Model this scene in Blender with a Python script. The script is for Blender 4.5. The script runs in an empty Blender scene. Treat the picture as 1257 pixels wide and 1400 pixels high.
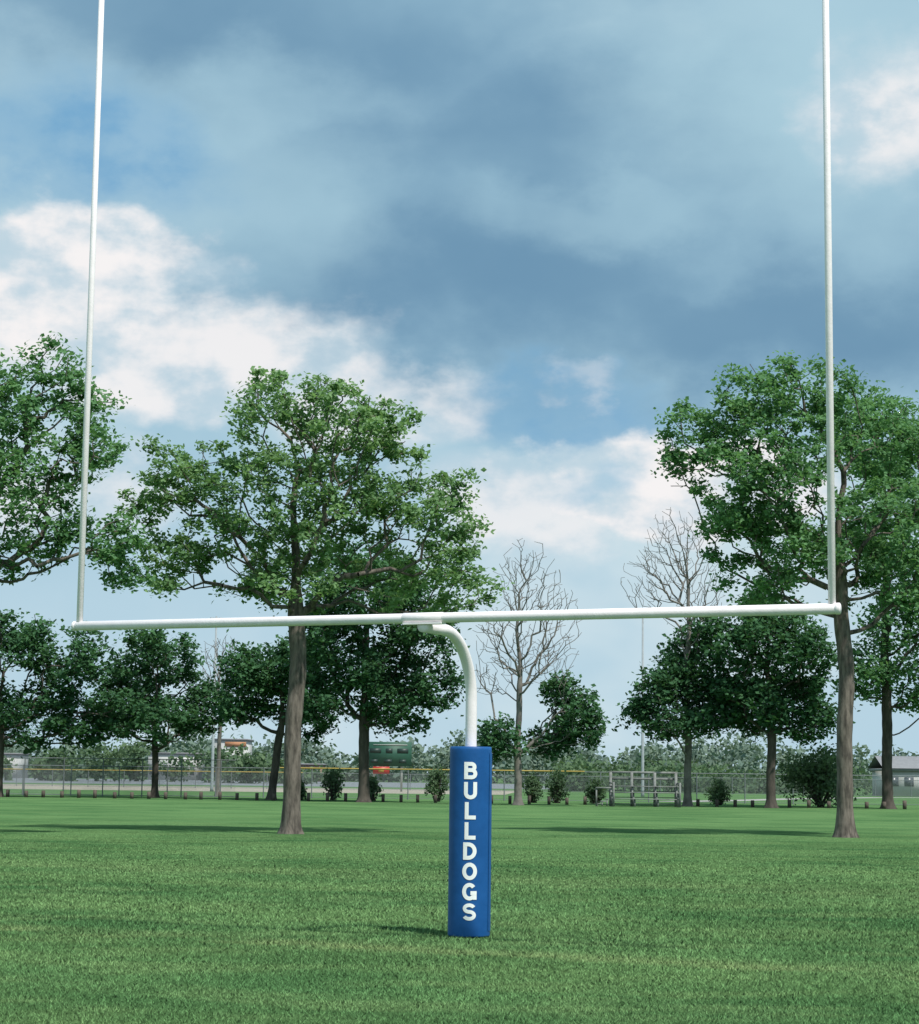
import bpy, math, numpy as np
from mathutils import Vector, Matrix
D=bpy.data; S=bpy.context.scene
def lin(r,g,b):
    f=lambda c:(c/255/12.92 if c/255<=0.04045 else ((c/255+0.055)/1.055)**2.4)
    return (f(r),f(g),f(b),1)
def link(o):
    S.collection.objects.link(o); return o

# ---------------------------------------------------------------- node helper
class NT:
    def __init__(s,nt): s.nt=nt; nt.nodes.clear()
    def n(s,t,**k):
        nd=s.nt.nodes.new(t)
        for a,v in k.items(): setattr(nd,a,v)
        return nd
    def put(s,sock,v):
        if isinstance(v,bpy.types.NodeSocket): s.nt.links.new(v,sock)
        elif v is not None: sock.default_value=v
    def m(s,op,a,b=None,c=None,clamp=False):
        nd=s.n('ShaderNodeMath',operation=op,use_clamp=clamp)
        for i,v in enumerate((a,b,c)):
            if v is not None: s.put(nd.inputs[i],v)
        return nd.outputs[0]
    def mix(s,f,a,b,bt='MIX'):
        nd=s.n('ShaderNodeMix',data_type='RGBA',blend_type=bt)
        s.put(nd.inputs[0],f); s.put(nd.inputs[6],a); s.put(nd.inputs[7],b)
        return nd.outputs[2]
    def noise(s,vec,scale,detail=4,rough=0.5,dist=0.0,col=False):
        nd=s.n('ShaderNodeTexNoise'); s.put(nd.inputs['Vector'],vec)
        nd.inputs['Scale'].default_value=scale; nd.inputs['Detail'].default_value=detail
        nd.inputs['Roughness'].default_value=rough; nd.inputs['Distortion'].default_value=dist
        return nd.outputs['Color' if col else 'Fac']
    def sm(s,v,a,b,lo=0.0,hi=1.0):
        nd=s.n('ShaderNodeMapRange',interpolation_type='SMOOTHSTEP')
        s.put(nd.inputs[0],v); nd.inputs[1].default_value=a; nd.inputs[2].default_value=b
        nd.inputs[3].default_value=lo; nd.inputs[4].default_value=hi
        return nd.outputs[0]
    def comb(s,x,y,z):
        nd=s.n('ShaderNodeCombineXYZ')
        for i,v in enumerate((x,y,z)): s.put(nd.inputs[i],v)
        return nd.outputs[0]
    def sep(s,v):
        nd=s.n('ShaderNodeSeparateXYZ'); s.put(nd.inputs[0],v); return nd.outputs
    def vmul(s,v,k):
        nd=s.n('ShaderNodeVectorMath',operation='MULTIPLY'); s.put(nd.inputs[0],v); nd.inputs[1].default_value=k; return nd.outputs[0]
    def out(s,sh):
        o=s.n('ShaderNodeOutputMaterial'); s.nt.links.new(sh,o.inputs[0])

def mat(name):
    m=D.materials.new(name); m.use_nodes=True; return m,NT(m.node_tree)

def simple(name,col,rough=0.7,var=0.15,scale=3.0,bump=0.0,metal=0.0,bscale=30,stretch=None):
    m,t=mat(name)
    pos=t.n('ShaderNodeNewGeometry').outputs['Position']
    if stretch: pos=t.vmul(pos,stretch)
    nz=t.noise(pos,scale,3,0.6)
    k=t.sm(nz,0.25,0.75,1-var,1+var)
    c=t.n('ShaderNodeVectorMath',operation='SCALE'); c.inputs[0].default_value=col[:3]; t.put(c.inputs['Scale'],k)
    b=t.n('ShaderNodeBsdfPrincipled'); t.put(b.inputs['Base Color'],c.outputs[0])
    b.inputs['Roughness'].default_value=rough; b.inputs['Metallic'].default_value=metal
    if bump>0:
        bp=t.n('ShaderNodeBump'); bp.inputs['Strength'].default_value=bump; bp.inputs['Distance'].default_value=0.02
        t.put(bp.inputs['Height'],t.noise(pos,bscale,3,0.6)); t.put(b.inputs['Normal'],bp.outputs[0])
    t.out(b.outputs[0]); return m

def leafmat(name,dark,light,trans=0.35):
    m,t=mat(name)
    a=t.n('ShaderNodeAttribute',attribute_name='tint')
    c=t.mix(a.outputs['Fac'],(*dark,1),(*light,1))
    d=t.n('ShaderNodeBsdfDiffuse'); t.put(d.inputs[0],c)
    tr=t.n('ShaderNodeBsdfTranslucent')
    c2=t.mix(1.0,c,(1.15,1.2,0.7,1),'MULTIPLY'); t.put(tr.inputs[0],c2)
    mx=t.n('ShaderNodeMixShader'); mx.inputs[0].default_value=trans
    t.put(mx.inputs[1],d.outputs[0]); t.put(mx.inputs[2],tr.outputs[0]); t.out(mx.outputs[0]); return m

# ---------------------------------------------------------------- mesh helper
def mesh_np(name,V,F,mats,mi=None,tint=None,smooth=None):
    me=D.meshes.new(name); V=np.asarray(V,np.float32); F=np.asarray(F,np.int32); n,k=F.shape
    me.vertices.add(len(V)); me.vertices.foreach_set('co',V.ravel())
    me.loops.add(n*k); me.loops.foreach_set('vertex_index',F.ravel())
    me.polygons.add(n); me.polygons.foreach_set('loop_start',np.arange(0,n*k,k,dtype=np.int32))
    for m in mats: me.materials.append(m)
    if mi is not None: me.polygons.foreach_set('material_index',np.asarray(mi,np.int32))
    me.update(calc_edges=True)
    if smooth is not None: me.polygons.foreach_set('use_smooth',np.asarray(smooth,bool))
    if tint is not None:
        a=me.attributes.new('tint','FLOAT','FACE'); a.data.foreach_set('value',np.asarray(tint,np.float32))
    me.update()
    return link(D.objects.new(name,me))

def boxes(name,bl,mats,loc=(0,0,0),rot=0.0):
    V=[];F=[];mi=[]
    for b in bl:
        x0,x1,y0,y1,z0,z1,k=b; o=len(V)
        V+=[(x0,y0,z0),(x1,y0,z0),(x1,y1,z0),(x0,y1,z0),(x0,y0,z1),(x1,y0,z1),(x1,y1,z1),(x0,y1,z1)]
        F+=[[o+i for i in q] for q in ((0,3,2,1),(4,5,6,7),(0,1,5,4),(1,2,6,5),(2,3,7,6),(3,0,4,7))]; mi+=[k]*6
    ob=mesh_np(name,V,F,mats,mi); ob.location=loc; ob.rotation_euler=(0,0,rot); return ob

def frusta(p0,p1,r0,r1,k):
    p0=np.asarray(p0,float);p1=np.asarray(p1,float)
    d=p1-p0; L=np.linalg.norm(d,axis=1,keepdims=True)+1e-9; d=d/L
    ref=np.tile([0.31,0.95,0.05],(len(d),1)); par=np.abs((d*ref).sum(1))>0.9; ref[par]=[0,0,1]
    u=np.cross(d,ref); u/=np.linalg.norm(u,axis=1,keepdims=True); v=np.cross(d,u)
    a=np.arange(k)*2*np.pi/k
    ring=u[:,None,:]*np.cos(a)[None,:,None]+v[:,None,:]*np.sin(a)[None,:,None]
    A=p0[:,None,:]+ring*np.asarray(r0)[:,None,None]; B=p1[:,None,:]+ring*np.asarray(r1)[:,None,None]
    V=np.concatenate([A,B],1).reshape(-1,3)
    base=(np.arange(len(d))*2*k)[:,None]; i=np.arange(k); j=(i+1)%k
    F=np.stack([base+i,base+j,base+k+j,base+k+i],-1).reshape(-1,4)
    return V,F

def tube(path,radii,k=24,caps=True):
    path=[Vector(p) for p in path]; V=[];F=[]
    n=len(path); up=None
    for i,p in enumerate(path):
        t=(path[min(i+1,n-1)]-path[max(i-1,0)]).normalized()
        if up is None:
            up=Vector((0,0,1)) if abs(t.z)<0.9 else Vector((1,0,0))
        u=(up-t*up.dot(t)).normalized(); up=u; v=t.cross(u)
        for j in range(k):
            a=2*math.pi*j/k; V.append(tuple(p+(u*math.cos(a)+v*math.sin(a))*radii[i]))
    for i in range(n-1):
        for j in range(k):
            F.append((i*k+j,i*k+(j+1)%k,(i+1)*k+(j+1)%k,(i+1)*k+j))
    if caps:
        for i in (0,n-1):
            c=len(V); V.append(tuple(path[i]))
            for j in range(0,k,2):
                q=(c,i*k+j,i*k+(j+1)%k,i*k+(j+2)%k); F.append(q if i else q[::-1])
    return V,F

def leaves(C,n,sig,size,rng,flat=0.6,ctint=None,csig=None):
    idx=rng.integers(0,len(C),n)
    off=rng.normal(size=(n,3))*np.array(sig)
    if csig is not None: off*=csig[idx][:,None]
    c=C[idx]+off
    nrm=rng.normal(size=(n,3)); nrm[:,2]=np.abs(nrm[:,2])+flat; nrm[:,1]-=0.25; nrm/=np.linalg.norm(nrm,axis=1,keepdims=True)
    r=rng.normal(size=(n,3)); u=np.cross(nrm,r); u/=np.linalg.norm(u,axis=1,keepdims=True); v=np.cross(nrm,u)
    s=size*rng.uniform(0.6,1.35,(n,1)); w=s*rng.uniform(0.35,0.5,(n,1))
    V=np.stack([c-u*s*0.5, c+v*w*0.8-u*s*0.05+nrm*s*0.06, c+u*s*0.5, c-v*w*0.8-u*s*0.05+nrm*s*0.06],1).reshape(-1,3)
    F=np.arange(n*4).reshape(-1,4)
    if ctint is None: ctint=rng.random(len(C))
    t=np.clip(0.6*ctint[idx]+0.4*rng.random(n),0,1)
    return V,F,t

# ---------------------------------------------------------------- trees
def make_tree(name,x,y,lobes,tr,fork,seed,lm,bm,nattr=500,nleaf=20000,ls=0.13,sig=0.3,rtip=0.012,step=0.6,lean=0.0,top=0.6,keep=0.85,down=0.6,pf=0.35,arch_k=0.06,tmax=2):
    rng=np.random.default_rng(seed)
    L=np.array([(l+(1,))[:5] for l in lobes],float)
    w=(L[:,2]**2*L[:,3])**0.7; cnt=np.maximum(6,(nattr*w/w.sum())).astype(int)
    A=[];leafy=[]
    for l,c in zip(L,cnt):
        d=rng.normal(size=(c,3)); d/=np.linalg.norm(d,axis=1,keepdims=True)
        rr=rng.random((c,1))**0.42
        dy=rng.uniform(-0.6,0.6)*l[2]
        A.append(d*rr*np.array([l[2],l[2]*1.25,l[3]])+np.array([l[0],dy,l[1]])); leafy+= [l[4]]*c
    A=np.concatenate(A); leafy=np.array(leafy)
    ztop=(L[:,1]+L[:,3]).max(); H=fork+(ztop-fork)*top
    nT=max(5,int(H/0.45)); P=[];path=[];par=[];lf=[]
    ph=rng.uniform(0,6,4)
    for i in range(nT+1):
        z=H*i/nT; f=z/H
        wob=0.10*math.sin(z*0.9+ph[0])+0.05*math.sin(z*2.1+ph[1])
        P.append(np.array([lean*f+wob*f*1.2,0.1*math.sin(z*0.8+ph[2])*f,z])); par.append(i-1)
        path.append(0 if i==0 else path[-1]+H/nT); lf.append(0)
    n0=len(P)
    N=len(A); best=np.full(N,1e9); bi=np.zeros(N,int); done=np.zeros(N,bool)
    def upd(i):
        p=P[i]; dd=A-p; c=np.sqrt((dd*dd).sum(1))+pf*path[i]+down*np.maximum(0,-dd[:,2])
        mk=(c<best)&~done; best[mk]=c[mk]; bi[mk]=i
    for i in range(n0):
        if P[i][2]>=fork: upd(i)
    for _ in range(N):
        cc=np.where(done,1e9,best); j=int(cc.argmin()); done[j]=True
        i=bi[j]; a=P[i]; b=A[j]; l=np.linalg.norm(b-a); k=max(1,int(math.ceil(l/step)))
        jit=rng.normal(size=3)*0.07*l; prev=i
        arch=np.array([0,0,arch_k*l])
        for q in range(1,k+1):
            f=q/k; p=a+(b-a)*f+(jit-arch)*math.sin(math.pi*f)+rng.normal(size=3)*0.03*(q<k)
            P.append(p); par.append(prev); path.append(path[prev]+l/k); lf.append(leafy[j]); prev=len(P)-1; upd(prev)
    P=np.array(P); par=np.array(par); M=len(P); lf=np.array(lf)
    tips=np.zeros(M); haschild=np.zeros(M,bool); haschild[par[1:]]=True; tips[~haschild]=1
    for i in range(M-1,0,-1): tips[par[i]]+=tips[i]
    e=math.log(0.8*tr/rtip)/math.log(tips[0]); R=rtip*np.maximum(tips,1)**e
    pts=[tuple(P[0]+[0,0,-0.1])]; rs=[R[0]*1.75]
    for i in range(n0-1):
        for q in range(4):
            f=q/4; pts.append(tuple(P[i]*(1-f)+P[i+1]*f)); z=pts[-1][2]
            rb=R[i]*(1-f)+R[i+1]*f
            rs.append(rb*(1+0.5*math.exp(-z/0.2)+0.12*math.exp(-z/1.2))*(1+0.03*math.sin(z*7+ph[3])))
    pts.append(tuple(P[n0-1])); rs.append(R[n0-1])
    V0,F0=tube(pts,rs,14,False); V0=np.array(V0);F0=np.array(F0)
    ang=np.arctan2(V0[:,1],V0[:,0]); fl=np.exp(-np.maximum(V0[:,2],0)/0.35)
    V0[:,:2]*=(1+0.16*fl*np.sin(ang*5+ph[0]))[:,None]
    ci=np.arange(n0,M); pr=par[ci]
    r1=R[ci]; r0=np.minimum(R[pr],r1*1.25)
    thick=r1>0.03
    VS=[V0];FS=[F0];off=len(V0)
    for mk,k in ((thick,8),(~thick,3)):
        if mk.any():
            v,f=frusta(P[pr[mk]],P[ci[mk]],r0[mk],r1[mk],k); VS.append(v);FS.append(f+off);off+=len(v)
    nb=sum(len(f) for f in FS)
    tint=[np.zeros(nb)]
    cand=np.where((tips<=tmax)&(lf>0)&(np.arange(M)>=n0))[0]
    cand=cand[rng.random(len(cand))<keep]
    if len(cand) and nleaf:
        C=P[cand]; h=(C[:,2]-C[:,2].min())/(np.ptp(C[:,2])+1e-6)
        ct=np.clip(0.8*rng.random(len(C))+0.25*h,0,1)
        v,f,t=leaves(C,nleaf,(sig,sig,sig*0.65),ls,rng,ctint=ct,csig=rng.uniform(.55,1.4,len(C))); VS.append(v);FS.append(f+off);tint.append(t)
    V=np.concatenate(VS);F=np.concatenate(FS);tint=np.concatenate(tint)
    mi=np.zeros(len(F),int); mi[nb:]=1; sm=np.zeros(len(F),bool); sm[:nb]=True
    o=mesh_np(name,V,F,[bm,lm],mi,tint,sm); o.location=(x,y,0); return o

def bush(name,x,y,rx,h,seed,lm,bm,n=2500,ls=0.16,ry=None):
    rng=np.random.default_rng(seed)
    k=60; d=rng.normal(size=(k,3)); d/=np.linalg.norm(d,axis=1,keepdims=True); rr=rng.random((k,1))**0.5
    C=d*rr*np.array([rx*0.85,(ry or rx)*0.85,h*0.44])+np.array([0,0,h*0.5]); C[:,2]=np.maximum(C[:,2],0.15)
    C[:,:2]*=(1.1-0.35*(C[:,2:]/h))
    v2,f2,t=leaves(C,n,(rx*0.16,rx*0.16,h*0.08),ls,rng,flat=0.2)
    base=np.zeros((k,3)); base[:,:2]=rng.normal(size=(k,2))*0.08
    v,f=frusta(base,C,np.full(k,0.03),np.full(k,0.01),4)
    V=np.concatenate([v,v2]);F=np.concatenate([f,f2+len(v)])
    mi=np.r_[np.zeros(len(f)),np.ones(len(f2))]
    o=mesh_np(name,V,F,[bm,lm],mi,np.r_[np.zeros(len(f)),t]); o.location=(x,y,0); return o

bark=simple('bark',(0.125,0.105,0.088,1),0.95,0.6,10,1.0,bscale=24,stretch=(1,1,.22))
barkd=simple('bark_dark',(0.07,0.058,0.048,1),0.95,0.4,5,0.6,stretch=(1,1,.25))
barkg=simple('bark_grey',(0.17,0.155,0.14,1),0.95,0.3,3,0.0)
lf_light=leafmat('leaves_light',(0.090,0.185,0.080),(0.27,0.42,0.20),0.42)
lf_mid=leafmat('leaves_mid',(0.070,0.165,0.076),(0.20,0.37,0.17),0.42)
lf_dark=leafmat('leaves_dark',(0.028,0.078,0.042),(0.095,0.20,0.09),0.3)
lf_sh=leafmat('leaves_shrub',(0.07,0.125,0.075),(0.15,0.22,0.12),0.3)
lf_far_haze=leafmat('leaves_far_hazed',(0.12,0.175,0.155),(0.20,0.26,0.20),0.2)  # distance haze mixed into the leaf colour: paler and bluer

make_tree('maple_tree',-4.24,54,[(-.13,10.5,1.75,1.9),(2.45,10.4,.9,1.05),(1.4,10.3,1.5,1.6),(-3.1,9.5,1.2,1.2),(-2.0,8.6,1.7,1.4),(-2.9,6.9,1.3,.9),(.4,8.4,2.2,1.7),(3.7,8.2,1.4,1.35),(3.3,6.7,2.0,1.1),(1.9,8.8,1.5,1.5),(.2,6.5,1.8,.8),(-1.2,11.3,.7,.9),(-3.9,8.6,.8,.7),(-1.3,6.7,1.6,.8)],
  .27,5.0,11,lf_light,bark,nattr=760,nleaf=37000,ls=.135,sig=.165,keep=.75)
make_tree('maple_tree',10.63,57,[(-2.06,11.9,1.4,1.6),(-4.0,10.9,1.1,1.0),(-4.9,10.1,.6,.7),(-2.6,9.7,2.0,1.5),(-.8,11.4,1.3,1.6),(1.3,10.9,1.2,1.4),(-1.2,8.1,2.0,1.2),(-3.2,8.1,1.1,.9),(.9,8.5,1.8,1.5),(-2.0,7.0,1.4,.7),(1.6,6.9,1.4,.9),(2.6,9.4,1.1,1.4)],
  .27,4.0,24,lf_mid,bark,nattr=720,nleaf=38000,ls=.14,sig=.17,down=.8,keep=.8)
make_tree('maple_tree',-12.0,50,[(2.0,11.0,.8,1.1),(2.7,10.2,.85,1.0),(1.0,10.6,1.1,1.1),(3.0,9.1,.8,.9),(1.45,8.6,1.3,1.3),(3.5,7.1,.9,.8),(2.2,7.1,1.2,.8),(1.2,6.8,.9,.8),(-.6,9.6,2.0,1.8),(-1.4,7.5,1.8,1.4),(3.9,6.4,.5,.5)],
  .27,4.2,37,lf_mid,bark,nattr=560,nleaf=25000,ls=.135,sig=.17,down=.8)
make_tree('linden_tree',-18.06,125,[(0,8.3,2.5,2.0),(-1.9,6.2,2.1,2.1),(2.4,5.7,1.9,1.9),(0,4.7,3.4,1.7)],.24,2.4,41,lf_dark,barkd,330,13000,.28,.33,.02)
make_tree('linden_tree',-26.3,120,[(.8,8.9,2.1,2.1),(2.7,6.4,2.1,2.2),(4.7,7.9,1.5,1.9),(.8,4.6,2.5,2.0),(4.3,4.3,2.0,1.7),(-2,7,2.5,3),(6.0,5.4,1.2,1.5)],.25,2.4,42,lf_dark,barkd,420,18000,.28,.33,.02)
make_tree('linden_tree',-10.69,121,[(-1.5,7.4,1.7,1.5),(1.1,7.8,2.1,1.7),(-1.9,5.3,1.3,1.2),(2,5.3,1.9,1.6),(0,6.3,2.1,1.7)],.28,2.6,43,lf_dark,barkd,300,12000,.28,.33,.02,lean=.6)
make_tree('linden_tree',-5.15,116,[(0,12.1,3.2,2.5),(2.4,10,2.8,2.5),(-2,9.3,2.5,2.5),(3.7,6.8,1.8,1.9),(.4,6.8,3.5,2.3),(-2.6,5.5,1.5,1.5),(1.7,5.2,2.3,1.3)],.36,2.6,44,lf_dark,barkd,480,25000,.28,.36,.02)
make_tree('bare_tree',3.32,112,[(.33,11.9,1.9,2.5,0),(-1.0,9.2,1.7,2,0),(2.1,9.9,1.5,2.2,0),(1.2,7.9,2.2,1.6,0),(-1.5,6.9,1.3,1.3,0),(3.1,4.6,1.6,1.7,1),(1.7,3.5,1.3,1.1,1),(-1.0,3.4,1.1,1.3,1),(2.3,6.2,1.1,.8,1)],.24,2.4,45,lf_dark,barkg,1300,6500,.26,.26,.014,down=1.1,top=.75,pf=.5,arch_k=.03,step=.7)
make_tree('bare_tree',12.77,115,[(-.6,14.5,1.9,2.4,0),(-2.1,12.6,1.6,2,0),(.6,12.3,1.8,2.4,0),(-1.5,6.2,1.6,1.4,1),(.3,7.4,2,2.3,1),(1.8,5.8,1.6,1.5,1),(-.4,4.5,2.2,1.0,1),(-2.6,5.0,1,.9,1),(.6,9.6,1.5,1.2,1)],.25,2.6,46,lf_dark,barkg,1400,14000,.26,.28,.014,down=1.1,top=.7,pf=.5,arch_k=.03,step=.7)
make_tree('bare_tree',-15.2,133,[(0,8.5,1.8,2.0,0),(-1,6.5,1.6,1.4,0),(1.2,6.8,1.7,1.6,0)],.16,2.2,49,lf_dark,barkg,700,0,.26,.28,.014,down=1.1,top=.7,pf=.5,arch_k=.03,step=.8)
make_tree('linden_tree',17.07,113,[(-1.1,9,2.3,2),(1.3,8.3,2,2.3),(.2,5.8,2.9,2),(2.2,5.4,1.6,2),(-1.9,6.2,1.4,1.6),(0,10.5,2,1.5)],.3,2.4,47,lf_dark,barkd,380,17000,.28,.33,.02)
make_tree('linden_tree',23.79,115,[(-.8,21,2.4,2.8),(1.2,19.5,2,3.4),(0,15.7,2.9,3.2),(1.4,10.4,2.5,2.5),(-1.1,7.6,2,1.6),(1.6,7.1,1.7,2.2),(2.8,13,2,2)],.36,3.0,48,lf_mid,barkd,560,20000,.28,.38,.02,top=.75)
bush('willow_shrub',20.6,118,2.5,3.5,51,lf_sh,barkd,5000,.2)
for i,(bx,r,h) in enumerate([(-7.22,.75,2.0),(-4.95,.7,1.6),(-1.14,.8,2.0),(4.47,.7,1.7),(5.93,.8,2.0),(8.2,.75,1.5),(15.4,.9,1.5),(-9.2,.5,1.2)]):
    bush('shrub',bx,122.5,r,h,60+i,lf_sh,barkd,1200,.16)

def treemass(name,n,xr,yr,h0,seed,nl,ls,m,rr=(1.6,3.2),sg_=.6):
    rng=np.random.default_rng(seed); C=[]
    for i in range(n):
        cx=rng.uniform(*xr); cy=rng.uniform(*yr); hh=h0+h0*.30*math.sin(cx*0.11+1)+h0*.22*math.sin(cx*0.33)+rng.uniform(-1,1.2)*h0*.2
        r=rng.uniform(*rr); hh=max(h0*.4,hh)
        k=26; d=rng.normal(size=(k,3)); d/=np.linalg.norm(d,axis=1,keepdims=True)
        p=d*np.array([r,r,hh*0.5])*rng.random((k,1))**.3+np.array([cx,cy,hh*0.5]); p[:,2]=np.maximum(p[:,2],.3); C.append(p)
    C=np.concatenate(C)
    v,f,t=leaves(C,nl,(sg_,sg_,sg_*.8),ls,rng,flat=.1)
    mesh_np(name,v,f,[m],None,t)
treemass('distant_trees',320,(-160,160),(420,490),7.8,7,50000,1.2,lf_far_haze,(2.6,4.8),.9)
treemass('hedgerow',34,(10,60),(222,240),2.7,8,13000,.5,lf_sh)
treemass('hedgerow',22,(-70,-18),(300,330),4.2,9,9000,.7,lf_sh)

# ---------------------------------------------------------------- ground
def grass_color(t,pos,det=3):
    x,y,z=t.sep(pos)
    n1=t.noise(pos,0.16,det,0.6); n2=t.noise(t.vmul(pos,(.45,1,1)),1.1,det,0.65)
    c=t.mix(t.sm(n1,.38,.62),(0.068,0.160,0.062,1),(0.128,0.245,0.096,1))
    c=t.mix(t.m('MULTIPLY',t.sm(n2,.40,.68),0.65),c,(0.170,0.275,0.112,1))
    s=t.m('ADD',t.m('MULTIPLY',x,0.42),t.m('MULTIPLY',y,0.907))
    sw=t.m('ADD',s,t.m('MULTIPLY',t.m('SUBTRACT',n2,0.5),1.6))
    st=t.m('MULTIPLY',t.m('ADD',t.m('SINE',t.m('MULTIPLY',sw,1.3)),1.0),0.15)
    c=t.mix(st,c,(0.16,0.26,0.10,1))
    dl=t.m('ABSOLUTE',t.m('SUBTRACT',sw,17.0))
    ln=t.m('MULTIPLY',t.sm(dl,0.05,0.6,1,0),t.sm(n2,.35,.68,.10,.5))
    c=t.mix(ln,c,(0.26,0.32,0.14,1))
    br=t.m('ABSOLUTE',t.m('SUBTRACT',t.m('ADD',sw,t.m('MULTIPLY',n1,2.5)),30.0))
    c=t.mix(t.sm(br,.2,1.8,.3,0),c,(0.19,0.27,0.115,1))
    return c,y
m,t=mat('lawn'); pos=t.n('ShaderNodeNewGeometry').outputs['Position']
c,y=grass_color(t,pos,4)
nf=t.noise(pos,30,4,.75)
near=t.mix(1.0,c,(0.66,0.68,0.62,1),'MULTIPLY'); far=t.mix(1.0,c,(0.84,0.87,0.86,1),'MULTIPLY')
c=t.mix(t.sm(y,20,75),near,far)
k=t.sm(nf,.25,.8,.6,1.4); vm=t.n('ShaderNodeVectorMath',operation='SCALE'); t.put(vm.inputs[0],c); t.put(vm.inputs['Scale'],k)
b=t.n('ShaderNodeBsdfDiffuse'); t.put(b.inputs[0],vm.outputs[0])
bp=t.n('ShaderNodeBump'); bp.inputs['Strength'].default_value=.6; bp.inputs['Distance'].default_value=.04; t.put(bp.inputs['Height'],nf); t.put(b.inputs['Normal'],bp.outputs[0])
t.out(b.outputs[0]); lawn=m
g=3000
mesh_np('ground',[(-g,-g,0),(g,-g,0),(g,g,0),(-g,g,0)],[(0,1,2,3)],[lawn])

m,t=mat('grass_blades'); ge=t.n('ShaderNodeNewGeometry'); pos=ge.outputs['Position']
c,_=grass_color(t,pos,2)
a=t.n('ShaderNodeAttribute',attribute_name='tint')
k=t.sm(a.outputs['Fac'],0,1,.68,1.55); vm=t.n('ShaderNodeVectorMath',operation='SCALE'); t.put(vm.inputs[0],c); t.put(vm.inputs['Scale'],k)
na=t.n('ShaderNodeVectorMath',operation='MULTIPLY_ADD'); t.put(na.inputs[0],ge.outputs['Normal']); na.inputs[1].default_value=(.4,.4,.4); na.inputs[2].default_value=(0,0,.8)
nn=t.n('ShaderNodeVectorMath',operation='NORMALIZE'); t.put(nn.inputs[0],na.outputs[0])
d=t.n('ShaderNodeBsdfDiffuse'); t.put(d.inputs[0],vm.outputs[0]); t.put(d.inputs['Normal'],nn.outputs[0]); t.out(d.outputs[0]); blades=m
rng=np.random.default_rng(3); n=400000
u=rng.random(n); yy=1/((1/11.5)**0.8*(1-u)+(1/75)**0.8*u)**(1/.8)
xx=(rng.random(n)*2-1)*(yy*0.25+1.0)
sc=np.clip(yy/18,0.75,2.0)[:,None]
fade=np.clip((76-yy)/50,.12,1)[:,None]
h=rng.uniform(.013,.031,(n,1))*np.clip(sc,.8,1.15)*fade; w=.0040*sc
an=rng.random(n)*2*np.pi; dirx=np.stack([np.cos(an),np.sin(an),0*an],1)
ln=rng.normal(size=(n,3))*np.array([.7,.7,0])*h
p=np.stack([xx,yy,0*xx],1)
V=np.stack([p-dirx*w,p+dirx*w,p+ln+np.array([0,0,1])*h],1).reshape(-1,3)
mesh_np('grass',V,np.arange(n*3).reshape(-1,3),[blades],None,rng.random(n)**1.3)

# ball field behind the fence
dirt=simple('infield_dirt',(0.33,0.29,0.23,1),.95,.15,.3)
asph=simple('parking_asphalt',(0.19,0.205,0.22,1),.9,.2,.2)
conc=simple('path_concrete',(0.36,0.345,0.32,1),.9,.12,.5)
mesh_np('infield',[(-95,168,.004),(4,172,.004),(7,222,.004),(-95,236,.004)],[(0,1,2,3)],[dirt])
mesh_np('parking_lot',[(-160,255,.004),(12,252,.004),(16,410,.004),(-160,410,.004)],[(0,1,2,3)],[asph])
pc=[(13,136),(16,142),(20,150),(26,166),(38,190),(70,212)]
V=[];F=[]
for i,(a,b_) in enumerate(pc):
    V+=[(a-.2,b_+1.6,.008),(a+1.2,b_-1.4,.008)]
    if i: F.append((2*i-2,2*i-1,2*i+1,2*i))
mesh_np('footpath',V,F,[conc])

# ---------------------------------------------------------------- goal post
white=simple('white_paint',(0.90,0.83,0.84,1),.4,.05,9,.12,bscale=60)
def mt(name,V,F,mats,parent=None,smooth=True):
    o=mesh_np(name,V,F,mats,None,None,[smooth]*len(F)); o.parent=parent; return o
gp=link(D.objects.new('goal_post',None))
Lp=Vector((-3.92,21.12,3.015)); Rp=Vector((3.28,17.78,3.015)); bd=(Rp-Lp).normalized(); mid=(Lp+Rp)/2
Pp=Vector((0.14,20.44,0))
def cyl(name,a,b_,r,par,r2=None,k=28):
    a=Vector(a);b_=Vector(b_); dd=(b_-a).normalized(); ch=min(.006,r*.2)
    r2=r2 or r
    V,F=tube([a,a+dd*.0005,a+dd*ch,b_-dd*ch,b_-dd*.0005,b_],[r-ch,r-ch,r,r2,r2-ch,r2-ch],k)
    return mt(name,V,F,[white],par)
cyl('crossbar',Lp,Rp,.048,gp)
cyl('bar_sleeve',mid-bd*.22,mid+bd*.20,.0525,gp)
cyl('end_cap_1',Lp-bd*.012,Lp+bd*.03,.051,gp); cyl('end_cap_2',Rp-bd*.03,Rp+bd*.012,.051,gp)
for i,(q,s) in enumerate(((Lp,1),(Rp,-1))):
    q=q+bd*s*.06
    cyl(f'upright_{i+1}',q+Vector((0,0,.02)),q+Vector((0,0,6.75)),.033,gp,.030)
hv=(Vector((mid.x,mid.y,0))-Pp); Lh=hv.length; hd=hv.normalized(); ztop=3.015-.08; r=.66
path=[Pp+Vector((0,0,.0)),Pp+Vector((0,0,1.2)),Pp+Vector((0,0,ztop-r))]
for i in range(1,17):
    a=math.pi/2*i/16; path.append(Pp+hd*(r-r*math.cos(a))+Vector((0,0,ztop-r+r*math.sin(a))))
path.append(Pp+hd*(Lh+.03)+Vector((0,0,ztop)))
V,F=tube(path,[.056]*len(path),28); mt('gooseneck',V,F,[white],gp)
nrm=Vector((-bd.y,bd.x,0))
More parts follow.
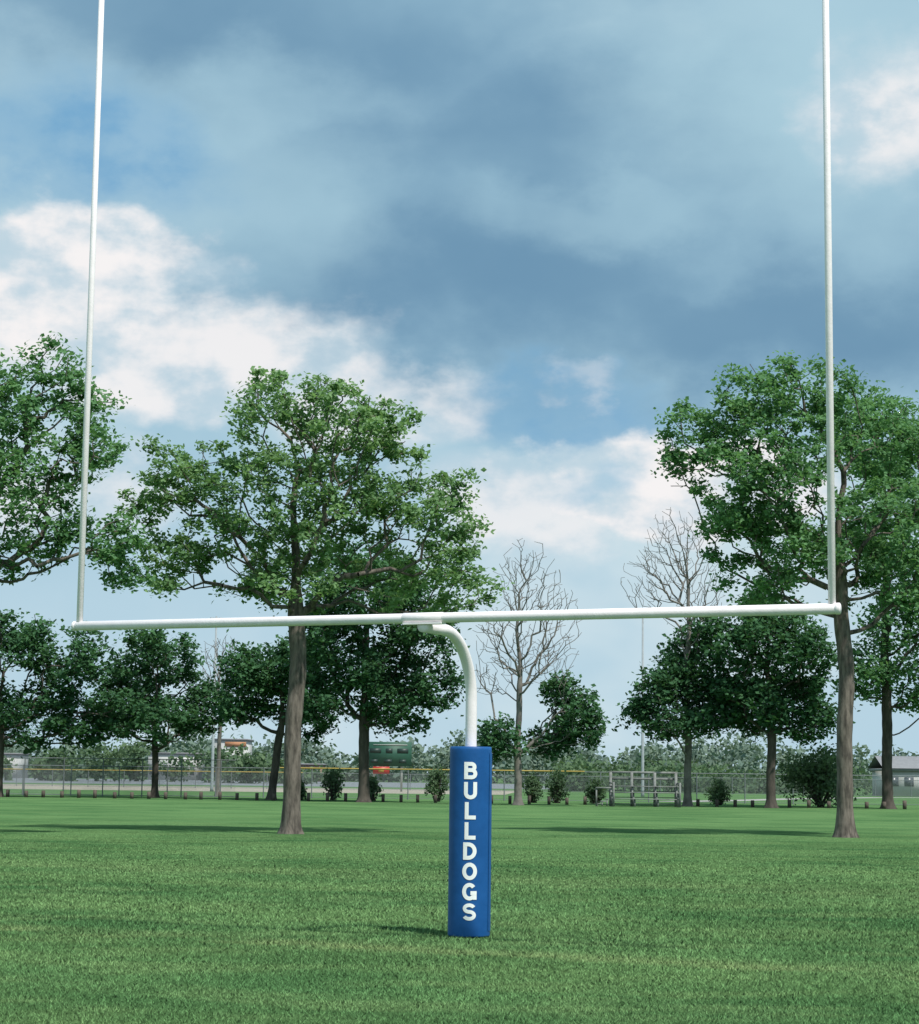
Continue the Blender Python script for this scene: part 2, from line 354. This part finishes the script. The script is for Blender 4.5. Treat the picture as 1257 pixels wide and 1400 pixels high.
def obox(name,c,ax,ay,hx,hy,hz,matl,par):
    V=[tuple(c+ax*sx*hx+ay*sy*hy+Vector((0,0,sz*hz))) for sz in(-1,1) for sx,sy in((-1,-1),(1,-1),(1,1),(-1,1))]
    F=[(0,3,2,1),(4,5,6,7),(0,1,5,4),(1,2,6,5),(2,3,7,6),(3,0,4,7)]
    return mt(name,V,F,[matl],par,False)
obox('mount_plate',mid+Vector((0,0,-.051)),bd,nrm,.20,.055,.009,white,gp)
m,t=mat('blue_vinyl'); pos=t.n('ShaderNodeNewGeometry').outputs['Position']
b=t.n('ShaderNodeBsdfPrincipled'); nz=t.noise(pos,5,5,.6)
t.put(b.inputs['Base Color'],t.mix(t.sm(nz,.3,.7),(0.006,0.078,0.26,1),(0.009,0.094,0.305,1))); b.inputs['Roughness'].default_value=.55; b.inputs['Specular IOR Level'].default_value=.3
bp=t.n('ShaderNodeBump'); bp.inputs['Strength'].default_value=.3; bp.inputs['Distance'].default_value=.02; t.put(bp.inputs['Height'],t.noise(pos,7,3,.5)); t.put(b.inputs['Normal'],bp.outputs[0]); t.out(b.outputs[0]); blue=m
PR=.205
zs=[.004,.006,.012,.02]+[.05+.0875*i for i in range(1,20)]+[1.76,1.80,1.826,1.83,1.8305,1.8305]
rs=[PR-.03,PR-.006,PR-.001,PR]+[PR]*19+[PR,PR,PR-.003,PR-.010,PR-.05,.06]
V,F=tube([Pp+Vector((0,0,z)) for z in zs],rs,72,False)
mt('pad',V,F,[blue],gp)
V=[];F=[]
for i in range(9):
    th=math.radians(62+i*3.2)
    for z in (.06,1.77): V.append((Pp.x+(PR+.005)*math.sin(th),Pp.y-(PR+.005)*math.cos(th),z))
    if i: F.append((2*i-2,2*i,2*i+1,2*i-1))
mt('pad_flap',V,F,[blue],gp)
lw=simple('letter_white',(0.90,0.90,0.89,1),.5,.03)
# Bold sans block letters built as stroke ribbons (unit: cap height 1), wrapped round the pad
def arc(cx,cy,rx,ry,a0,a1,n=14):
    return [(cx+rx*math.cos(math.radians(a0+(a1-a0)*i/n)),cy+ry*math.sin(math.radians(a0+(a1-a0)*i/n))) for i in range(n+1)]
T=.225
h_=T/2
def glyph(ch):
    W={'B':.76,'U':.76,'L':.64,'D':.78,'O':.86,'G':.84,'S':.80}[ch]; L=-W/2+h_; R=W/2-h_; B=h_; Tt=1-h_; S_=[]
    dense=lambda a,b:[(a[0]+(b[0]-a[0])*i/6,a[1]+(b[1]-a[1])*i/6) for i in range(7)]
    if ch=='B':
        m_=.53; S_+= [dense((L,0),(L,1))]
        rt=(Tt-m_)/2; rb=(m_-B)/2
        S_+= [dense((L,Tt),(R-.05-rt,Tt))+arc(R-.05-rt,(Tt+m_)/2,rt,rt,90,-90)[1:]+dense((R-.05-rt,m_),(L,m_))[1:]]
        S_+= [arc(R-rb,(B+m_)/2,rb,rb,90,-90)+dense((R-rb,B),(L,B))[1:]]
    if ch=='U': S_+= [dense((L,1),(L,.36))+arc(0,.36,R,.36-B,180,360,20)[1:]+dense((R,.36),(R,1))[1:]]
    if ch=='L': S_+= [dense((L,0),(L,1)),dense((L,B),(W/2,B))]
    if ch=='D':
        rr=.5-B; S_+= [dense((L,0),(L,1)),dense((L,Tt),(R-rr*.95,Tt))+arc(R-rr*.95,.5,rr*.95,rr,90,-90,20)[1:]+dense((R-rr*.95,B),(L,B))[1:]]
    if ch=='O': S_+= [arc(0,.5,R,.5-B,0,360,40)]
    if ch=='G': S_+= [arc(0,.5,R,.5-B,40,330,34),dense((R,.04),(R,.50)),dense((.06,.42),(W/2,.42))]
    if ch=='S':
        rt=(Tt-.51)/2; rb=(.51-B)/2; S_+= [arc(0,.51+rt,R*.94,rt,20,270,24)+arc(0,.51-rb,R,rb,90,-160,24)[1:]]
    return S_
V=[];F=[]; CH=.166
zc=[1.597-.193*i for i in range(8)]
for ch,z in zip('BULLDOGS',zc):
    for si,st in enumerate(glyph(ch)):
        n_=len(st); closed=(ch=='O'); o=len(V); hh=h_*(.92 if ch=='S' else 1)
        for i,(px,py) in enumerate(st):
            a=st[i-1] if i else (st[-2] if closed else st[0]); b2=st[i+1] if i<n_-1 else (st[1] if closed else st[-1])
            dx,dy=b2[0]-a[0],b2[1]-a[1]; l=math.hypot(dx,dy) or 1; nx,ny=-dy/l,dx/l
            for q in (-1,-.33,.33,1):
                lx=(px+nx*hh*q)*CH; lz=(py+ny*hh*q-.5)*CH; th=lx/PR; rr=PR+.004+.0006*si
                V.append((Pp.x+rr*math.sin(th),Pp.y-rr*math.cos(th),z+lz))
            if i:
                for q in range(3): F.append((o+4*i-4+q,o+4*i-3+q,o+4*i+1+q,o+4*i+q))
mt('lettering',V,F,[lw],gp,False)

# ---------------------------------------------------------------- chain link fence
galv=simple('galvanised_steel',(0.17,0.19,0.20,1),.6,.1,2,metal=.0)
yel=simple('yellow_rail_cap',(0.42,0.30,0.06,1),.5,.08,2)
m,t=mat('chain_link_mesh'); pos=t.n('ShaderNodeNewGeometry').outputs['Position']; x,y,z=t.sep(pos)
w1=t.m('ABSOLUTE',t.m('SUBTRACT',t.m('FRACT',t.m('MULTIPLY',t.m('ADD',x,z),14.0)),.5)); w2=t.m('ABSOLUTE',t.m('SUBTRACT',t.m('FRACT',t.m('MULTIPLY',t.m('SUBTRACT',x,z),14.0)),.5))
al=t.m('GREATER_THAN',t.m('MAXIMUM',w1,w2),.462)
b=t.n('ShaderNodeBsdfDiffuse'); b.inputs[0].default_value=(.20,.22,.23,1)
tr=t.n('ShaderNodeBsdfTransparent'); mx=t.n('ShaderNodeMixShader'); t.put(mx.inputs[0],al); t.put(mx.inputs[1],tr.outputs[0]); t.put(mx.inputs[2],b.outputs[0]); t.out(mx.outputs[0]); chain=m
def fence(name,x0,x1,y0,h,sp,cap0=None,cap1=None):
    V=[];F=[];mi=[]
    def add(p0,p1,r,k,mm):
        v,f=tube([p0,p1],[r,r],k,False); o=len(V); V.extend(v); F.extend([tuple(i+o for i in q) for q in f]); mi.extend([mm]*len(f))
    nn=int((x1-x0)/sp)
    for i in range(nn+1): add((x0+i*sp,y0,0),(x0+i*sp,y0,h+.04),.035,8,0)
    add((x0,y0,h),(x1,y0,h),.025,8,0); add((x0,y0,.08),(x1,y0,.08),.012,6,0)
    if cap0 is not None: add((cap0,y0-.01,h+.03),(cap1,y0-.01,h+.03),.04,8,1)
    o=len(V); V.extend([(x0,y0+.05,.03),(x1,y0+.05,.03),(x1,y0+.05,h),(x0,y0+.05,h)]); F.append((o,o+1,o+2,o+3)); mi.append(2)
    return mesh_np(name,V,F,[galv,yel,chain],mi)
fence('chain_link_fence',-60,60,130,1.85,3.0,-11,8)
fence('chain_link_fence',-60,-13.5,127.5,2.3,2.4)
fence('chain_link_fence',-85,85,204,1.6,3.5,-60,-15)

wood=simple('weathered_timber',(0.10,0.08,0.065,1),.9,.3,3)
greyw=simple('grey_timber',(0.20,0.21,0.20,1),.9,.3,3)
bl=[]
rng=np.random.default_rng(5)
for i in range(72):
    xb=-34+i*.98*1.05+rng.uniform(-.1,.1); yb=121-.11*(xb+34); hgt=.42+rng.uniform(-.05,.06)
    if 7.6<xb<12.3: continue
    bl.append((xb-.09,xb+.09,yb-.09,yb+.09,0,hgt,0))
boxes('bollard_row',bl,[wood])

bl=[]
W=4.1
for i,zr in enumerate((.38,.72,1.05)):
    bl.append((0.35,W,.0+i*.55,.28+i*.55,zr,zr+.05,0))
    bl.append((0.35,W,.30+i*.55,.5+i*.55,zr-.25,zr-.21,0))
for px in (.45,1.6,2.85,4.0):
    bl.append((px-.07,px+.07,1.48,1.62,0,1.82,0))
    bl.append((px-.045,px+.045,.1,.2,0,.378,0)); bl.append((px-.045,px+.045,.66,.76,0,.718,0)); bl.append((px-.045,px+.045,1.2,1.3,0,1.048,0))
    if px in(.45,4.0): bl.append((px-.05,px+.05,-.12,-.02,0,1.3,0))
for zr in (1.76,1.42): bl.append((.35,W,1.625,1.665,zr,zr+.12,0))
for px in (.39,4.06):
    bl.append((px-.03,px-.002,.09,1.47,1.2,1.29,0)); bl.append((px-.03,px-.002,.09,1.47,.55,.63,0))
for i in range(3): bl.append((-.45+i*.26,-.2+i*.26,.1,1.0,.12+i*.12,.16+i*.12,0)); bl.append((-.43+i*.26,-.37+i*.26,.12,.2,0,.118+i*.12,0))
bl.append((-.5,-.42,.02,.1,0,1.0,0)); bl.append((-.5,.37,-.03,.018,.95,1.02,0))
boxes('wooden_bleachers',bl,[greyw],(7.95,111.3,0),.03)

# scoreboard
sg=simple('scoreboard_green',(0.02,0.085,0.055,1),.6,.1); red=simple('red_panel',(0.42,0.04,0.03,1),.5,.05); blk=simple('display_black',(0.015,0.035,0.03,1),.5,.05); wh=simple('panel_white',(0.4,0.42,0.4,1),.6,.05)
bl=[(-8.0,-4.1,190,190.3,2.3,4.5,0),(-7.6,-7.4,190.31,190.5,0,4.1,3),(-5.1,-4.9,190.31,190.5,0,4.1,3),
 (-7.9,-6.9,189.97,189.995,3.5,3.9,1),(-5.4,-4.4,189.97,189.995,3.5,3.9,1),(-6.45,-5.85,189.97,189.995,3.5,3.9,1),
 (-7.8,-7.2,189.97,189.995,2.6,2.9,1),(-6.6,-5.9,189.97,189.995,2.6,2.9,1),(-5.2,-4.6,189.97,189.995,2.6,2.9,1),(-7.6,-4.5,189.97,189.995,4.2,4.27,3),
 (-7.6,-6.1,189.9,190.2,1.6,2.25,2),(-7.1,-6.6,189.87,189.895,1.75,2.1,4)]
boxes('scoreboard',bl,[sg,blk,red,wh,yel])
pg=simple('pole_grey',(0.28,0.31,0.33,1),.6,.1)
def pole(x,y,h):
    o=link(D.objects.new('light_pole',None)); 
    V,F=tube([(x,y,0),(x,y,.3),(x,y,h)],[.16,.13,.07],12); a=mesh_np('shaft',V,F,[pg],None,None,[True]*len(F)); a.parent=o
    a=boxes('crossarm',[(x-.5,x+.5,y-.05,y+.05,h-.2,h-.12,0),(x-.48,x-.25,y-.3,y-.06,h-.3,h-.12,0),(x+.25,x+.48,y-.3,y-.06,h-.3,h-.12,0)],[pg]); a.parent=o
pole(-19.9,170,14.3); pole(15.2,170,14.9)

# ---------------------------------------------------------------- buildings
wallw=simple('stucco_white',(0.48,0.48,0.46,1),.8,.1,.5); orange=simple('orange_fascia',(0.42,0.20,0.10,1),.7,.1,.5); glass=simple('window_glass',(0.08,0.095,0.11,1),.3,.2,.5); roofm=simple('roof_grey',(0.22,0.22,0.23,1),.8,.1); brick=simple('brick',(0.30,0.20,0.16,1),.9,.15,2)
def building(name,x0,x1,y0,dp,h,bands,nwin,wm,gable=False):
    e=link(D.objects.new(name,None))
    a=boxes('walls',[(x0,x1,y0,y0+dp,0,h,0)],[wm]); a.parent=e
    a=boxes('roof',[(x0-.3,x1+.3,y0-.3,y0+dp+.3,h+.002,h+.25,0)],[roofm]); a.parent=e
    if gable:
        ym=y0+dp/2; V=[(x0-.4,y0-.4,h+.26),(x1+.4,y0-.4,h+.26),(x1+.4,y0+dp+.4,h+.26),(x0-.4,y0+dp+.4,h+.26),(x0-.4,ym,h+1.5),(x1+.4,ym,h+1.5)]
        a=mesh_np('roof_slope',V,[(0,1,5,4),(2,3,4,5)],[roofm]); a.parent=e
    w=(x1-x0)/nwin
    a=boxes('windows',[(x0+w*(i+.2),x0+w*(i+.8),y0-.06,y0-.003,1.0,min(h-.6,2.9),0) for i in range(nwin) if i!=nwin//2],[glass]); a.parent=e
    i=nwin//2; a=boxes('door',[(x0+w*(i+.3),x0+w*(i+.7),y0-.08,y0-.003,0,min(2.4,h-.3),0)],[roofm]); a.parent=e
    if bands: a=boxes('fascia_band',[(x0+(x1-x0)*.35,x1+.05,y0-.12,y0-.003,h-1.2,h-.3,0)],[orange]); a.parent=e
building('restaurant_building',-45.5,-39.5,390,12,7.6,True,5,wallw)
building('store_building',-58,-49,392,14,4.9,False,7,wallw)
building('store_building',-92,-82,385,14,4.4,False,6,wallw)
building('house',42.5,50,206,7,2.5,False,5,wallw,True)
building('warehouse_building',-36,-26,400,14,3.2,False,6,brick)

# ---------------------------------------------------------------- world
w=D.worlds.new('World'); S.world=w; w.use_nodes=True; t=NT(w.node_tree)
EL=57; AZ=142
sky=t.n('ShaderNodeTexSky',sky_type='NISHITA'); sky.sun_disc=False; sky.sun_elevation=math.radians(EL); sky.sun_rotation=math.radians(AZ)
gen=t.n('ShaderNodeTexCoord').outputs['Generated']; x,y,z=t.sep(gen)
az=t.m('MULTIPLY',t.m('ARCTAN2',x,y),57.2958); el=t.m('MULTIPLY',t.m('ARCSINE',z),57.2958)
q=t.comb(t.m('MULTIPLY',az,.1),t.m('MULTIPLY',el,.15),0.0)
nc=t.noise(q,2.0,6,.56,0,True); r_,g_,b_=t.sep(nc)
q2=t.comb(t.m('MULTIPLY',az,.1),t.m('MULTIPLY',el,.15),5.0)
fb=t.noise(q2,1.5,4,.5,.2); fb2=t.noise(q2,4.2,5,.55)
aw=t.m('ADD',az,t.m('MULTIPLY',t.m('SUBTRACT',r_,.5),8.0)); ew=t.m('ADD',el,t.m('MULTIPLY',t.m('SUBTRACT',g_,.5),5.0))
def blob(a,e,ra,re,soft,amt=1.0):
    dx=t.m('DIVIDE',t.m('SUBTRACT',aw,a),ra); dy=t.m('DIVIDE',t.m('SUBTRACT',ew,e),re)
    d=t.m('SQRT',t.m('ADD',t.m('MULTIPLY',dx,dx),t.m('MULTIPLY',dy,dy)))
    return t.sm(d,1-soft,1+soft,amt,0)
def mx_(*a):
    r=a[0]
    for b in a[1:]: r=t.m('MAXIMUM',r,b)
    return r
def C10(r,g,b): c=lin(r,g,b); return (c[0]*10,c[1]*10,c[2]*10,1)
veil=t.mix(t.sm(fb,.3,.7),C10(158,196,216),C10(184,214,226))
col=t.mix(0.9,sky.outputs[0],veil)
deckc=t.mix(t.sm(fb,.3,.7),C10(120,159,186),C10(144,182,204))
deck=mx_(blob(5.5,15.3,12,4.9,.4),blob(-5,21,9,3.0,.45),blob(10,13.4,7,2.8,.4),blob(-2.5,15.2,4.5,3.2,.4,.85))
col=t.mix(t.m('MULTIPLY',deck,.95),col,deckc)
dk=mx_(blob(1,13.6,6.5,1.7,.75,.8),blob(8.5,12.7,6,1.4,.7,.8),blob(3,17.8,6,1.2,.8,.5),blob(-8,20.6,6,1.3,.8,.6))
col=t.mix(dk,col,C10(106,146,176))
lt=mx_(blob(10.5,18.6,4.8,3.4,.8,.8),blob(-6.0,18.3,3.0,1.1,.8,.35),blob(5,15.7,4,.9,.8,.35),blob(-5,15.5,2.5,2,.8,.4))
col=t.mix(lt,col,C10(176,210,224))
bluep=mx_(blob(-10.6,16.9,2.9,1.45,.6,.85),blob(3.2,10.2,3.0,.85,.6,.75))
col=t.mix(t.m('MULTIPLY',bluep,t.sm(fb2,.3,.6,1.0,.55)),col,C10(108,164,205))
hz=t.mix(t.sm(fb,.35,.65),C10(184,212,227),C10(208,226,234))
col=t.mix(t.sm(t.m('ADD',el,t.m('MULTIPLY',t.m('SUBTRACT',r_,.5),5.0)),4,11,.9,0),col,hz)
cumc=t.mix(t.sm(fb2,.36,.62),C10(198,216,227),C10(246,243,243))
cum=mx_(blob(-11.3,13.2,4.4,2.1,.22),blob(-7,11.7,4.6,1.7,.3,.9),blob(-2.5,10.3,3.0,1.1,.4,.7),blob(5.8,8.3,4.0,1.6,.18,1.0),blob(1.8,7.6,3,1.4,.35,.75),blob(12.3,18.3,2.0,1.7,.6,.85),blob(3.3,10.9,.9,.3,.7,.3),blob(-11,8,3,1.5,.5,.6))
col=t.mix(t.m('MULTIPLY',cum,t.sm(fb2,.25,.5,.6,1.0)),col,cumc)
hole=t.m('MULTIPLY',blob(3.5,8.2,1.4,.45,.6,.55),t.sm(fb,.4,.6,.5,1))
col=t.mix(hole,col,C10(156,196,220))
bg=t.n('ShaderNodeBackground'); t.put(bg.inputs[0],col); bg.inputs[1].default_value=.1
o=t.n('ShaderNodeOutputWorld'); t.put(o.inputs[0],bg.outputs[0])

sd=Vector((math.sin(math.radians(AZ))*math.cos(math.radians(EL)),math.cos(math.radians(AZ))*math.cos(math.radians(EL)),math.sin(math.radians(EL))))
l=D.lights.new('sun','SUN'); l.energy=4.5; l.angle=math.radians(2.0); l.color=(1,.965,.91)
so=link(D.objects.new('sun',l)); so.rotation_euler=sd.to_track_quat('Z','Y').to_euler()

cam=D.cameras.new('camera'); co=link(D.objects.new('camera',cam)); S.camera=co
cam.sensor_fit='VERTICAL'; cam.sensor_height=24; cam.lens=24*2827/1400; cam.clip_end=6000; cam.clip_start=.1
M=Matrix.Rotation(math.radians(90+7.257),4,'X')@Matrix.Rotation(math.radians(.7),4,'Z'); M.translation=Vector((0,0,1.55)); co.matrix_world=M
S.view_settings.view_transform='Standard'; S.view_settings.look='None'; S.view_settings.exposure=0
